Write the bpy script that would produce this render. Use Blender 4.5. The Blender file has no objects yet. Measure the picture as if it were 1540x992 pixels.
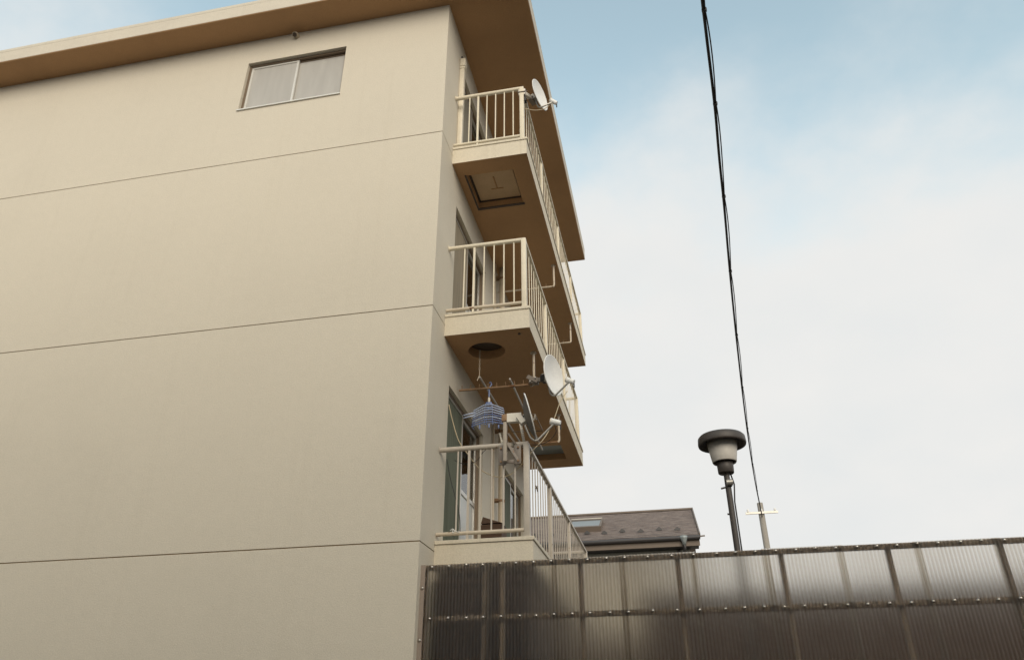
import bpy, bmesh, math, random
from mathutils import Vector, Matrix
random.seed(7)
R = math.radians
scene = bpy.context.scene
col = scene.collection

# ------------------------------------------------------------------ camera (eye level is z = 0, ground at z = -1.6)
cd = bpy.data.cameras.new('camera'); cam = bpy.data.objects.new('camera', cd); col.objects.link(cam)
cd.sensor_fit = 'HORIZONTAL'; cd.sensor_width = 36.0; cd.lens = 1128.35 / 1540 * 36.0
cd.clip_start = 0.05; cd.clip_end = 2000
rt = Vector((0.978957, 0.204045, -0.003099)); up = Vector((0.101305, -0.472742, 0.875359)); fw = Vector((-0.177147, 0.857252, 0.483464))
m = Matrix.Identity(4)
for i in range(3):
    m[i][0] = rt[i]; m[i][1] = up[i]; m[i][2] = -fw[i]
m.translation = Vector((2.415, -7.147, 0.0))
cam.matrix_world = m
scene.camera = cam
CAM = Vector((2.415, -7.147, 0.0))

# ------------------------------------------------------------------ sky
SUN_EL, SUN_AZ = 21.0, 156.0            # azimuth clockwise from +y
w = bpy.data.worlds.new('World'); scene.world = w; w.use_nodes = True
nt = w.node_tree; nt.nodes.clear(); N = nt.nodes.new; L = nt.links.new
out = N('ShaderNodeOutputWorld'); bg = N('ShaderNodeBackground'); bg.inputs['Strength'].default_value = 0.10
sky = N('ShaderNodeTexSky'); sky.sky_type = 'NISHITA'; sky.sun_disc = False
sky.sun_elevation = R(SUN_EL); sky.sun_rotation = R(SUN_AZ); sky.air_density = 1.0; sky.dust_density = 1.6; sky.ozone_density = 1.0
tc = N('ShaderNodeTexCoord'); sp = N('ShaderNodeSeparateXYZ'); L(tc.outputs['Generated'], sp.inputs[0])
def mth(op, a, b=None, c=None):
    n = N('ShaderNodeMath'); n.operation = op
    for i, v in enumerate((a, b, c)):
        if v is None: continue
        if isinstance(v, (int, float)): n.inputs[i].default_value = v
        else: L(v, n.inputs[i])
    return n.outputs[0]
zc = mth('MAXIMUM', sp.outputs['Z'], 0.0)
den = mth('ADD', zc, 0.35)
cb = N('ShaderNodeCombineXYZ'); L(mth('DIVIDE', sp.outputs['X'], den), cb.inputs[0]); L(mth('DIVIDE', sp.outputs['Y'], den), cb.inputs[1])
no = N('ShaderNodeTexNoise'); no.inputs['Scale'].default_value = 2.1; no.inputs['Detail'].default_value = 7; no.inputs['Roughness'].default_value = 0.55
L(cb.outputs[0], no.inputs['Vector'])
no2 = N('ShaderNodeTexNoise'); no2.inputs['Scale'].default_value = 4.5; no2.inputs['Detail'].default_value = 5
L(cb.outputs[0], no2.inputs['Vector'])
dens = mth('ADD', mth('MULTIPLY', mth('SUBTRACT', 0.645, zc), 3.6), mth('MULTIPLY', mth('SUBTRACT', no.outputs['Fac'], 0.5), 1.9))
mr = N('ShaderNodeMapRange'); mr.interpolation_type = 'SMOOTHSTEP'
mr.inputs['From Min'].default_value = -0.36; mr.inputs['From Max'].default_value = 0.40; L(dens, mr.inputs['Value'])
cloud = N('ShaderNodeMix'); cloud.data_type = 'RGBA'; L(no2.outputs['Fac'], cloud.inputs['Factor'])
CLA, CLB = (4.9, 5.1, 5.15, 1), (5.75, 5.62, 5.42, 1)
cloud.inputs[6].default_value = CLA; cloud.inputs[7].default_value = CLB
skm = N('ShaderNodeMix'); skm.data_type = 'RGBA'; L(mr.outputs[0], skm.inputs['Factor'])
SKB = N('ShaderNodeMix'); SKB.data_type = 'RGBA'; SKB.blend_type = 'MULTIPLY'; SKB.inputs['Factor'].default_value = 1
L(sky.outputs[0], SKB.inputs[6]); SKB.inputs[7].default_value = (3.65, 3.1, 2.13, 1)
L(SKB.outputs[2], skm.inputs[6]); L(cloud.outputs[2], skm.inputs[7])
L(skm.outputs[2], bg.inputs['Color']); L(bg.outputs[0], out.inputs[0])

sl = bpy.data.lights.new('sun', 'SUN'); sl.energy = 1.5; sl.angle = R(40); sl.color = (1.0, 0.89, 0.72)
so = bpy.data.objects.new('sun', sl); col.objects.link(so)
sdir = Vector((math.sin(R(SUN_AZ)) * math.cos(R(SUN_EL)), math.cos(R(SUN_AZ)) * math.cos(R(SUN_EL)), math.sin(R(SUN_EL))))
so.rotation_euler = (-sdir).to_track_quat('-Z', 'Y').to_euler(); so.location = (20, -20, 25)

vs = scene.view_settings; vs.view_transform = 'Standard'; vs.look = 'None'; vs.gamma = 1.0; vs.exposure = 0.64; vs.use_curve_mapping = False
scene.cycles.max_bounces = 10; scene.cycles.transmission_bounces = 8; scene.cycles.transparent_max_bounces = 12
scene.cycles.use_denoising = True; scene.cycles.caustics_refractive = True

# ------------------------------------------------------------------ materials
MATS = {}
class NT:
    def __init__(s, name):
        s.m = bpy.data.materials.new(name); s.m.use_nodes = True; s.t = s.m.node_tree
        s.b = s.t.nodes['Principled BSDF']; s.o = s.t.nodes['Material Output']; MATS[name] = s.m
        s.co = None
    def n(s, ty): return s.t.nodes.new(ty)
    def l(s, a, b): s.t.links.new(a, b)
    def coord(s):
        if s.co is None:
            g = s.n('ShaderNodeNewGeometry'); s.co = g.outputs['Position']
        return s.co
    def noise(s, scale, detail=4, rough=0.55, stretch=None):
        n = s.n('ShaderNodeTexNoise'); n.inputs['Scale'].default_value = scale; n.inputs['Detail'].default_value = detail; n.inputs['Roughness'].default_value = rough
        if stretch:
            mp = s.n('ShaderNodeMapping'); mp.inputs['Scale'].default_value = stretch; s.l(s.coord(), mp.inputs[0]); s.l(mp.outputs[0], n.inputs['Vector'])
        else: s.l(s.coord(), n.inputs['Vector'])
        return n.outputs['Fac']
    def ramp(s, fac, stops):
        r = s.n('ShaderNodeValToRGB'); e = r.color_ramp.elements
        while len(e) < len(stops): e.new(0.5)
        for i, (p, c) in enumerate(stops):
            e[i].position = p; e[i].color = (*c, 1) if len(c) == 3 else c
        s.l(fac, r.inputs[0]); return r.outputs[0]
    def mix(s, fac, a, b, mode='MIX'):
        x = s.n('ShaderNodeMix'); x.data_type = 'RGBA'; x.blend_type = mode
        for idx, v in ((0, fac), (6, a), (7, b)):
            if isinstance(v, (int, float)): x.inputs[idx].default_value = v
            elif isinstance(v, tuple): x.inputs[idx].default_value = (*v, 1) if len(v) == 3 else v
            else: s.l(v, x.inputs[idx])
        return x.outputs[2]
    def bump(s, h, strength=0.3, dist=0.01, normal=None):
        b = s.n('ShaderNodeBump'); b.inputs['Strength'].default_value = strength; b.inputs['Distance'].default_value = dist
        s.l(h, b.inputs['Height'])
        if normal is not None: s.l(normal, b.inputs['Normal'])
        s.l(b.outputs[0], s.b.inputs['Normal']); return b.outputs[0]
    def set(s, **k):
        for a, v in k.items():
            a = a.replace('_', ' ')
            if hasattr(v, 'links') or hasattr(v, 'is_linked'): s.l(v, s.b.inputs[a])
            else: s.b.inputs[a].default_value = (*v, 1) if isinstance(v, tuple) and len(v) == 3 else v

def stucco(name, c, var=0.03, streak=0.10):
    t = NT(name)
    big = t.noise(0.55, 3); fine = t.noise(70, 3, 0.75); mid = t.noise(9, 4)
    d = tuple(x * (1 - var * 2.2) for x in c); e = tuple(min(1, x * (1 + var * 0.6)) for x in c)
    cc = t.ramp(big, [(0.3, d), (0.5, c), (0.72, e)])
    cc = t.mix(0.35, cc, t.ramp(mid, [(0.3, tuple(x * 0.9 for x in c)), (0.7, e)]))
    st = t.noise(1.0, 4, 0.6, (7.0, 7.0, 0.22))
    sm = t.ramp(st, [(0.56, (0, 0, 0)), (0.78, (1, 1, 1))])
    mm = t.n('ShaderNodeMath'); mm.operation = 'MULTIPLY'; mm.inputs[1].default_value = streak; t.l(sm, mm.inputs[0])
    cc = t.mix(mm.outputs[0], cc, (c[0] * 0.55, c[1] * 0.5, c[2] * 0.42))
    cc = t.mix(0.40, cc, t.ramp(fine, [(0.32, tuple(x * 0.66 for x in c)), (0.68, tuple(min(1, x * 1.08) for x in c))]))
    t.set(Base_Color=cc, Roughness=0.9)
    grain = t.noise(85, 4, 0.7)
    b1 = t.bump(grain, 0.55, 0.006); t.bump(mid, 0.12, 0.02, b1)
    return t.m
def paint(name, c, rough=0.5, rust=0.0, metal=0.0, bump=0.08):
    t = NT(name)
    n1 = t.noise(6, 4); cc = t.ramp(n1, [(0.3, tuple(x * 0.88 for x in c)), (0.7, c)])
    n3 = t.noise(45, 3); cc = t.mix(0.2, cc, t.ramp(n3, [(0.35, tuple(x * 0.75 for x in c)), (0.6, c)]))
    if rust > 0:
        n2 = t.noise(7.5, 6, 0.65)
        lo = 0.74 - rust * 0.22
        f = t.ramp(n2, [(lo, (0, 0, 0)), (lo + 0.05, (1, 1, 1))])
        rc = t.ramp(t.noise(60, 3), [(0.3, (0.09, 0.04, 0.018)), (0.7, (0.24, 0.115, 0.05))])
        cc = t.mix(f, cc, rc)
    t.set(Base_Color=cc, Roughness=rough, Metallic=metal); t.bump(t.noise(120, 2), bump, 0.003)
    return t.m
BEIGE = (0.62, 0.57, 0.475)
stucco('wall_stucco', BEIGE)
stucco('soffit_shaded', (0.50, 0.30, 0.155), 0.13, 0.0)  # wall paint made darker and redder: underside shade put into the colour
stucco('balcony_stucco', (0.655, 0.595, 0.48), 0.05, 0.35)
stucco('roof_concrete', (0.62, 0.57, 0.48), 0.08, 0.3)
paint('joint_sealant', (0.36, 0.24, 0.12), 0.8)
paint('rail_paint', (0.72, 0.655, 0.52), 0.5, 0.26)
paint('rail_paint_grey', (0.50, 0.45, 0.385), 0.5, 0.32)
paint('rusty_paint', (0.60, 0.52, 0.41), 0.55, 0.75)
paint('rust', (0.30, 0.19, 0.11), 0.85, 0.8)
paint('pipe_plastic', (0.60, 0.51, 0.385), 0.4)
paint('duct_plastic', (0.72, 0.66, 0.54), 0.35)
paint('aluminium', (0.62, 0.60, 0.56), 0.35, 0, 0.75)
paint('white_aluminium', (0.72, 0.70, 0.65), 0.35, 0, 0.3)
paint('bronze_frame', (0.19, 0.14, 0.095), 0.45, 0, 0.3)
paint('dark_frame', (0.075, 0.055, 0.04), 0.6)
paint('hatch_panel', (0.60, 0.43, 0.265), 0.7)
paint('mast_grey', (0.40, 0.35, 0.29), 0.5, 0.45)
paint('blue_grey_steel', (0.30, 0.34, 0.35), 0.45, 0.1, 0.3)
paint('dish_white', (0.80, 0.80, 0.78), 0.4)
paint('dish_back', (0.13, 0.115, 0.10), 0.55)
paint('bracket_white', (0.72, 0.68, 0.60), 0.45, 0.25)
paint('bracket_steel', (0.20, 0.17, 0.145), 0.5, 0.35, 0.1)
paint('galvanised', (0.50, 0.48, 0.44), 0.4, 0.15, 0.6)
paint('black_rubber', (0.018, 0.017, 0.018), 0.55)
paint('tan_coax', (0.46, 0.38, 0.25), 0.5)
paint('blue_plastic', (0.16, 0.22, 0.42), 0.3)
paint('pale_blue_plastic', (0.42, 0.50, 0.68), 0.3)
paint('clip_white', (0.70, 0.66, 0.58), 0.5)
paint('crate_brown', (0.085, 0.045, 0.025), 0.7)
paint('fence_frame', (0.30, 0.245, 0.205), 0.55, 0.05)
paint('screw_steel', (0.62, 0.58, 0.52), 0.3, 0.1, 0.9)
paint('washer', (0.16, 0.13, 0.11), 0.6)
paint('gutter_dark', (0.055, 0.052, 0.055), 0.45)
paint('fascia_brown', (0.17, 0.135, 0.11), 0.6)
paint('house_dark', (0.05, 0.05, 0.06), 0.6)
stucco('house_wall', (0.50, 0.485, 0.44), 0.06, 0.2)
stucco('concrete', (0.32, 0.30, 0.27), 0.12, 0.2)
paint('lamp_grey', (0.60, 0.57, 0.52), 0.5)
paint('lamp_dark', (0.06, 0.05, 0.044), 0.5)
paint('wood_dark', (0.050, 0.029, 0.017), 0.9)

t = NT('asphalt')
c = t.ramp(t.noise(0.6, 5), [(0.3, (0.075, 0.058, 0.042)), (0.7, (0.115, 0.09, 0.065))])
c = t.mix(0.3, c, t.ramp(t.noise(120, 3), [(0.3, (0.035, 0.028, 0.021)), (0.7, (0.15, 0.12, 0.088))])); t.set(Base_Color=c, Roughness=0.9); t.bump(t.noise(140, 3), 0.5, 0.008)
t = NT('ground_soil')
c = t.ramp(t.noise(0.3, 6), [(0.3, (0.10, 0.075, 0.05)), (0.7, (0.15, 0.115, 0.08))]); t.set(Base_Color=c, Roughness=0.95); t.bump(t.noise(40, 4), 0.5, 0.02)

def glassy(name, c, rough=0.04):
    t = NT(name); t.set(Base_Color=c, Roughness=rough, IOR=1.5, Transmission_Weight=0.0)
    fr = t.n('ShaderNodeFresnel'); fr.inputs[0].default_value = 1.5
    gl = t.n('ShaderNodeBsdfGlossy'); gl.inputs['Roughness'].default_value = rough; gl.inputs[0].default_value = (1, 1, 1, 1)
    tr = t.n('ShaderNodeBsdfTransparent'); tr.inputs[0].default_value = (*c, 1)
    mx = t.n('ShaderNodeMixShader'); t.l(fr.outputs[0], mx.inputs[0]); t.l(tr.outputs[0], mx.inputs[1]); t.l(gl.outputs[0], mx.inputs[2])
    bp = t.n('ShaderNodeBump'); bp.inputs['Strength'].default_value = 0.05; bp.inputs['Distance'].default_value = 0.02; t.l(t.noise(2.5, 2), bp.inputs['Height']); t.l(bp.outputs[0], gl.inputs['Normal'])
    t.l(mx.outputs[0], t.o.inputs['Surface']); return t.m
glassy('clear_glass', (0.80, 0.86, 0.82))
t = NT('frosted_glass'); t.set(Base_Color=(0.46, 0.48, 0.46), Roughness=0.28, IOR=1.5, Coat_Weight=0.3); t.bump(t.noise(130, 3), 0.35, 0.004)
t = NT('gable_frosted_glass'); t.set(Base_Color=t.ramp(t.noise(3, 3, 0.5, (3, 1, 0.5)), [(0.25, (0.37, 0.355, 0.33)), (0.75, (0.43, 0.415, 0.385))]), Roughness=0.35, IOR=1.5); t.bump(t.noise(160, 2), 0.3, 0.003)
def fabric(name, c):
    t = NT(name); t.set(Base_Color=t.ramp(t.noise(3, 3, 0.5, (2, 9, 0.4)), [(0.3, tuple(x * 0.7 for x in c)), (0.7, c)]), Roughness=0.9); t.bump(t.noise(300, 2), 0.3, 0.002)
fabric('screen_green', (0.125, 0.14, 0.10)); fabric('screen_beige', (0.30, 0.255, 0.185)); fabric('screen_grey', (0.26, 0.235, 0.185)); fabric('curtain', (0.42, 0.39, 0.33)); fabric('curtain_green', (0.22, 0.25, 0.20))
t = NT('poly_sheet')
sx = t.n('ShaderNodeSeparateXYZ'); t.l(t.coord(), sx.inputs[0])
def tm(op, a, b=0.0):
    n = t.n('ShaderNodeMath'); n.operation = op
    for i, v in enumerate((a, b)):
        if isinstance(v, (int, float)): n.inputs[i].default_value = v
        else: t.l(v, n.inputs[i])
    return n.outputs[0]
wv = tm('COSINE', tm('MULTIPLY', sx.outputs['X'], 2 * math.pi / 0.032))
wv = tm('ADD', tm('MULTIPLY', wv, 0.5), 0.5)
rib_lit = t.ramp(t.noise(1.3, 4, 0.6, (1, 1, 0.6)), [(0.3, (0.74, 0.70, 0.64)), (0.7, (0.88, 0.86, 0.82))])
rib_shade = t.ramp(t.noise(3, 4, 0.6, (1, 1, 0.15)), [(0.3, (0.64, 0.585, 0.515)), (0.7, (0.79, 0.745, 0.68))])  # dark stripes along the ribs: shading of the corrugation put into the colour
oi = t.n('ShaderNodeObjectInfo')
age = t.ramp(oi.outputs['Random'], [(0.0, (0.86, 0.84, 0.80)), (1.0, (1, 1, 1))])
scr = t.ramp(t.noise(9, 5, 0.7, (6, 1, 0.35)), [(0.60, (1, 1, 1)), (0.75, (0.80, 0.78, 0.72))])
t.set(Base_Color=t.mix(1.0, t.mix(1.0, t.mix(t.ramp(wv, [(0.25, (0, 0, 0)), (0.8, (1, 1, 1))]), rib_shade, rib_lit), age, 'MULTIPLY'), scr, 'MULTIPLY'), Roughness=0.30, IOR=1.38, Transmission_Weight=1.0)
t = NT('shingles')
mp = t.n('ShaderNodeMapping'); mp.inputs['Scale'].default_value = (1, 1, 1)
tcx = t.n('ShaderNodeTexCoord'); br = t.n('ShaderNodeTexBrick'); br.inputs['Scale'].default_value = 1.0
br.inputs['Brick Width'].default_value = 0.455; br.inputs['Row Height'].default_value = 0.16; br.inputs['Mortar Size'].default_value = 0.012
br.inputs['Color1'].default_value = (0.13, 0.085, 0.07, 1); br.inputs['Color2'].default_value = (0.20, 0.14, 0.115, 1); br.inputs['Mortar'].default_value = (0.045, 0.03, 0.026, 1)
t.l(tcx.outputs['UV'], br.inputs['Vector'])
c = t.mix(0.5, br.outputs['Color'], t.ramp(t.noise(4, 6, 0.7), [(0.3, (0.085, 0.065, 0.06)), (0.75, (0.26, 0.205, 0.18))]))
c = t.mix(0.6, c, t.ramp(t.noise(3.2, 7, 0.8, (1.0, 6, 6)), [(0.38, (0.035, 0.028, 0.026)), (0.62, (0.30, 0.255, 0.23))]))
t.set(Base_Color=c, Roughness=0.85); t.bump(br.outputs['Fac'], -0.6, 0.02)

# ------------------------------------------------------------------ mesh helpers
class MB:
    def __init__(s): s.v = []; s.f = []; s.sm = []
    def add(s, vs, fs, smooth=False):
        o = len(s.v); s.v += [tuple(v) for v in vs]; s.f += [tuple(i + o for i in f) for f in fs]; s.sm += [smooth] * len(fs); return s
    def box(s, x0, x1, y0, y1, z0, z1, bev=0.0):
        if bev <= 0:
            vs = [(x, y, z) for x in (x0, x1) for y in (y0, y1) for z in (z0, z1)]
            return s.add(vs, [(0, 1, 3, 2), (4, 6, 7, 5), (0, 4, 5, 1), (2, 3, 7, 6), (0, 2, 6, 4), (1, 5, 7, 3)])
        bm = bmesh.new(); bmesh.ops.create_cube(bm, size=1)
        for v in bm.verts: v.co = Vector(((x0 + x1) / 2 + v.co.x * (x1 - x0), (y0 + y1) / 2 + v.co.y * (y1 - y0), (z0 + z1) / 2 + v.co.z * (z1 - z0)))
        bmesh.ops.bevel(bm, geom=bm.edges[:], offset=bev, segments=2, affect='EDGES', profile=0.5)
        bm.verts.index_update(); s.add([v.co[:] for v in bm.verts], [[v.index for v in f.verts] for f in bm.faces], True); bm.free(); return s
    def tube(s, pts, r, n=10, caps=True, r2=None):
        pts = [Vector(p) for p in pts]; rings = []; k = len(pts)
        t0 = (pts[1] - pts[0]).normalized(); ref = Vector((0, 0, 1)) if abs(t0.z) < 0.9 else Vector((1, 0, 0))
        nrm = (ref - t0 * ref.dot(t0)).normalized()
        for i, p in enumerate(pts):
            if i == 0: tg = pts[1] - p
            elif i == k - 1: tg = p - pts[i - 1]
            else: tg = (pts[i + 1] - p).normalized() + (p - pts[i - 1]).normalized()
            tg.normalize(); nrm = (nrm - tg * nrm.dot(tg)).normalized(); bn = tg.cross(nrm)
            rr = r if r2 is None else r + (r2 - r) * i / (k - 1)
            rings.append([p + (nrm * math.cos(2 * math.pi * j / n) + bn * math.sin(2 * math.pi * j / n)) * rr for j in range(n)])
        vs = [v for rg in rings for v in rg]
        fs = [(i * n + j, i * n + (j + 1) % n, (i + 1) * n + (j + 1) % n, (i + 1) * n + j) for i in range(k - 1) for j in range(n)]
        s.add(vs, fs, True)
        if caps: s.add(rings[0], [tuple(range(n))[::-1]]); s.add(rings[-1], [tuple(range(n))])
        return s
    def bar(s, a, b, w, h, upv=(0, 0, 1)):          # rectangular bar from a to b
        a, b = Vector(a), Vector(b); t = (b - a).normalized(); u = Vector(upv); u = (u - t * u.dot(t)).normalized(); x = t.cross(u)
        vs = [p + x * sx * w / 2 + u * su * h / 2 for p in (a, b) for sx, su in ((-1, -1), (1, -1), (1, 1), (-1, 1))]
        return s.add(vs, [(0, 3, 2, 1), (4, 5, 6, 7), (0, 1, 5, 4), (1, 2, 6, 5), (2, 3, 7, 6), (3, 0, 4, 7)])
    def lathe(s, prof, n=32, smooth=True, closed=False):      # profile of (r, z)
        vs = [(r * math.cos(2 * math.pi * j / n), r * math.sin(2 * math.pi * j / n), z) for r, z in prof for j in range(n)]
        fs = [(i * n + j, i * n + (j + 1) % n, (i + 1) * n + (j + 1) % n, (i + 1) * n + j) for i in range(len(prof) - 1) for j in range(n)]
        return s.add(vs, fs, smooth)
    def xform(s, mtx): s.v = [tuple(mtx @ Vector(v)) for v in s.v]; return s
    def mesh(s, name):
        me = bpy.data.meshes.new(name); me.from_pydata(s.v, [], s.f)
        me.polygons.foreach_set('use_smooth', s.sm); me.update(); return me
    def build(s, name, mat, parent=None, loc=None): return obj(name, s.mesh(name), mat, parent, loc)
WM = {}
def obj(name, me, mat, parent=None, loc=None, rot=None):
    if mat and not me.materials: me.materials.append(MATS[mat])
    o = bpy.data.objects.new(name, me); col.objects.link(o)
    return place(o, parent, loc, rot)
def place(o, parent, loc=None, rot=None):
    mt = Matrix.Translation(Vector(loc) if loc else Vector((0, 0, 0)))
    if loc: o.location = loc
    if rot: o.rotation_euler = rot; mt = mt @ o.rotation_euler.to_matrix().to_4x4()
    WM[o.name] = mt
    if parent is not None:
        o.parent = parent; o.matrix_parent_inverse = WM[parent.name].inverted()
    return o
def tag(o, label, cat, group=None, kind=None):
    if label: o['label'] = label
    if cat: o['category'] = cat
    if group: o['group'] = group
    if kind: o['kind'] = kind
    return o
def thing(name, loc, label, cat, group=None):
    o = bpy.data.objects.new(name, None); o.empty_display_size = 0.2; col.objects.link(o); place(o, None, loc); return tag(o, label, cat, group)
def soften(o, w=0.004, seg=2):
    md = o.modifiers.new('bevel', 'BEVEL'); md.width = w; md.segments = seg; md.limit_method = 'ANGLE'; md.angle_limit = R(40); return o
def plate(mb, us, vs, holes, t, fn):
    """wall plate with rectangular holes; fn(u, v, d) gives the point, d = 0 front face, d = t back"""
    us = sorted(set(us)); vs = sorted(set(vs))
    def solid(i, j):
        if i < 0 or j < 0 or i >= len(us) - 1 or j >= len(vs) - 1: return False
        cu, cv = (us[i] + us[i + 1]) / 2, (vs[j] + vs[j + 1]) / 2
        return not any(a < cu < b and c < cv < d for a, b, c, d in holes)
    for i in range(len(us) - 1):
        for j in range(len(vs) - 1):
            if not solid(i, j): continue
            a, b, c, d = us[i], us[i + 1], vs[j], vs[j + 1]
            mb.add([fn(a, c, 0), fn(b, c, 0), fn(b, d, 0), fn(a, d, 0)], [(0, 1, 2, 3)])
            mb.add([fn(a, c, t), fn(b, c, t), fn(b, d, t), fn(a, d, t)], [(3, 2, 1, 0)])
            for (di, dj, p, q) in ((-1, 0, (a, c), (a, d)), (1, 0, (b, c), (b, d)), (0, -1, (a, c), (b, c)), (0, 1, (a, d), (b, d))):
                if not solid(i + di, j + dj):
                    mb.add([fn(*p, 0), fn(*q, 0), fn(*q, t), fn(*p, t)], [(0, 1, 2, 3)])
    return mb

# ------------------------------------------------------------------ ground
G = -1.6
tag(MB().add([(-400, -400, G - 0.02), (400, -400, G - 0.02), (400, 600, G - 0.02), (-400, 600, G - 0.02)], [(0, 1, 2, 3)]).build('ground', 'ground_soil'), None, None, kind='structure')
tag(MB().add([(-60, -9.9, G), (60, -9.9, G), (60, -0.9, G), (-60, -0.9, G)], [(0, 1, 2, 3)]).build('road', 'asphalt'), None, None, kind='structure')
mb = MB()
for k in range(-40, 40): mb.box(k * 0.6, k * 0.6 + 0.592, -0.9, -0.75, G - 0.05, G + 0.11)
tag(mb.build('kerb', 'concrete'), None, None, kind='structure')

# ------------------------------------------------------------------ apartment building
ZS = 9.698; J1, J2, J3 = 7.171, 4.471, 1.765
YE = 6.05; XL = -12.0
bld = thing('apartment_building', (0, 0, G), 'beige stuccoed apartment block with stacked railed balconies along its side', 'building')
GV = 0.006
bands = [(G - 0.02, J3 - GV), (J3 + GV, J2 - GV), (J2 + GV, J1 - GV), (J1 + GV, ZS)]
gw = (-3.19, -1.585, 8.20, 9.19)          # gable window
floors = [1.90, 4.62, 7.30]               # balcony floor per storey
doors = []
for i, fz in enumerate(floors):
    top = (3.80, 6.51, 9.18)[i]
    doors.append((0.775, 2.50, fz + 0.02, top)); doors.append((3.85, 5.47, fz + 0.02, top))
for k, (z0, z1) in enumerate(bands):
    mb = MB(); hs = [gw] if k == 3 else []
    us = [XL, 0.0] + [v for h in hs for v in h[:2]]; vz = [z0, z1] + [v for h in hs for v in h[2:]]
    plate(mb, us, vz, hs, 0.2, lambda u, v, d: (u, d, v))
    hs = [d for d in doors if z0 < d[2] < z1 or z0 < d[3] < z1]
    hs = [(a, b, max(c, z0), min(d, z1)) for a, b, c, d in hs]
    us = [0.2, YE] + [v for h in hs for v in h[:2]]; vz = [z0, z1] + [v for h in hs for v in h[2:]]
    plate(mb, us, vz, hs, 0.2, lambda u, v, d: (-d, u, v))
    mb.box(XL, XL + 0.2, 0.2, YE, z0, z1); mb.box(XL + 0.2, -0.2, YE - 0.2, YE, z0, z1)
    mb.build('wall', 'wall_stucco', bld)
for j in (J1, J2, J3):
    mb = MB(); mb.box(XL + 0.02, -0.013, 0.013, 0.1, j - GV - 0.001, j + GV + 0.001); mb.box(-0.1, -0.0132, 0.1, YE - 0.05, j - GV - 0.001, j + GV + 0.001)
    mb.build('joint', 'joint_sealant', bld)
# inner floors so that the rooms are closed
for j in floors: MB().box(XL + 0.25, -0.22, 0.22, YE - 0.22, j - 0.2, j).build('inner_floor', 'concrete', bld)
MB().box(-3.6, -3.5, 0.22, YE - 0.22, G, ZS - 0.01).build('inner_wall', 'curtain', bld)

# roof slab
rf = MB().box(XL - 0.45, 1.165, -0.455, 7.16, ZS, ZS + 0.24).build('roof', 'soffit_shaded', bld)
soften(rf, 0.008)
mb = MB().box(XL - 0.452, 1.168, -0.460, -0.452, ZS + 0.012, ZS + 0.25); mb.box(1.163, 1.170, -0.457, 7.163, ZS + 0.012, ZS + 0.25)
mb.box(XL - 0.452, 1.172, -0.462, 7.165, ZS + 0.241, ZS + 0.30)
mb.build('fascia', 'roof_concrete', rf)

# gable window
def frame_rect(mb, fn, u0, u1, v0, v1, wd, d0, d1):
    for a, b, c, d in ((u0, u1, v0, v0 + wd), (u0, u1, v1 - wd, v1), (u0, u0 + wd, v0 + wd, v1 - wd), (u1 - wd, u1, v0 + wd, v1 - wd)):
        P = [fn(u, v, q) for u in (a, b) for v in (c, d) for q in (d0, d1)]
        mb.add(P, [(0, 1, 3, 2), (4, 6, 7, 5), (0, 4, 5, 1), (2, 3, 7, 6), (0, 2, 6, 4), (1, 5, 7, 3)])
    return mb
fg = lambda u, v, d: (u, d, v)
win = frame_rect(MB(), fg, gw[0] + 0.001, gw[1] - 0.001, gw[2] + 0.001, gw[3] - 0.001, 0.03, 0.055, 0.15).build('window', 'bronze_frame', bld)
xm = -2.395
frame_rect(MB(), fg, xm - 0.02, gw[1] - 0.032, gw[2] + 0.032, gw[3] - 0.032, 0.028, 0.10, 0.125).build('sash', 'bronze_frame', win)
frame_rect(MB(), fg, gw[0] + 0.032, xm + 0.02, gw[2] + 0.032, gw[3] - 0.032, 0.032, 0.070, 0.096).build('sash', 'white_aluminium', win)
MB().box(xm, gw[1] - 0.055, 0.108, 0.114, gw[2] + 0.055, gw[3] - 0.055).build('pane', 'gable_frosted_glass', win)
MB().box(gw[0] + 0.06, xm - 0.008, 0.080, 0.086, gw[2] + 0.06, gw[3] - 0.06).build('pane', 'gable_frosted_glass', win)
MB().box(gw[0] - 0.012, gw[1] + 0.012, -0.022, 0.06, gw[2] - 0.008, gw[2] + 0.012).build('window_sill', 'white_aluminium', win)
# small vent hood below the gable soffit
vh = MB().tube([(-2.445, 0.005, 9.605), (-2.445, -0.055, 9.60), (-2.445, -0.075, 9.57)], 0.042, 16).build('vent_hood', 'pipe_plastic', bld)
MB().tube([(-2.445, -0.070, 9.578), (-2.445, -0.078, 9.565)], 0.034, 14).build('vent_mouth', 'dark_frame', vh)

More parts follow.
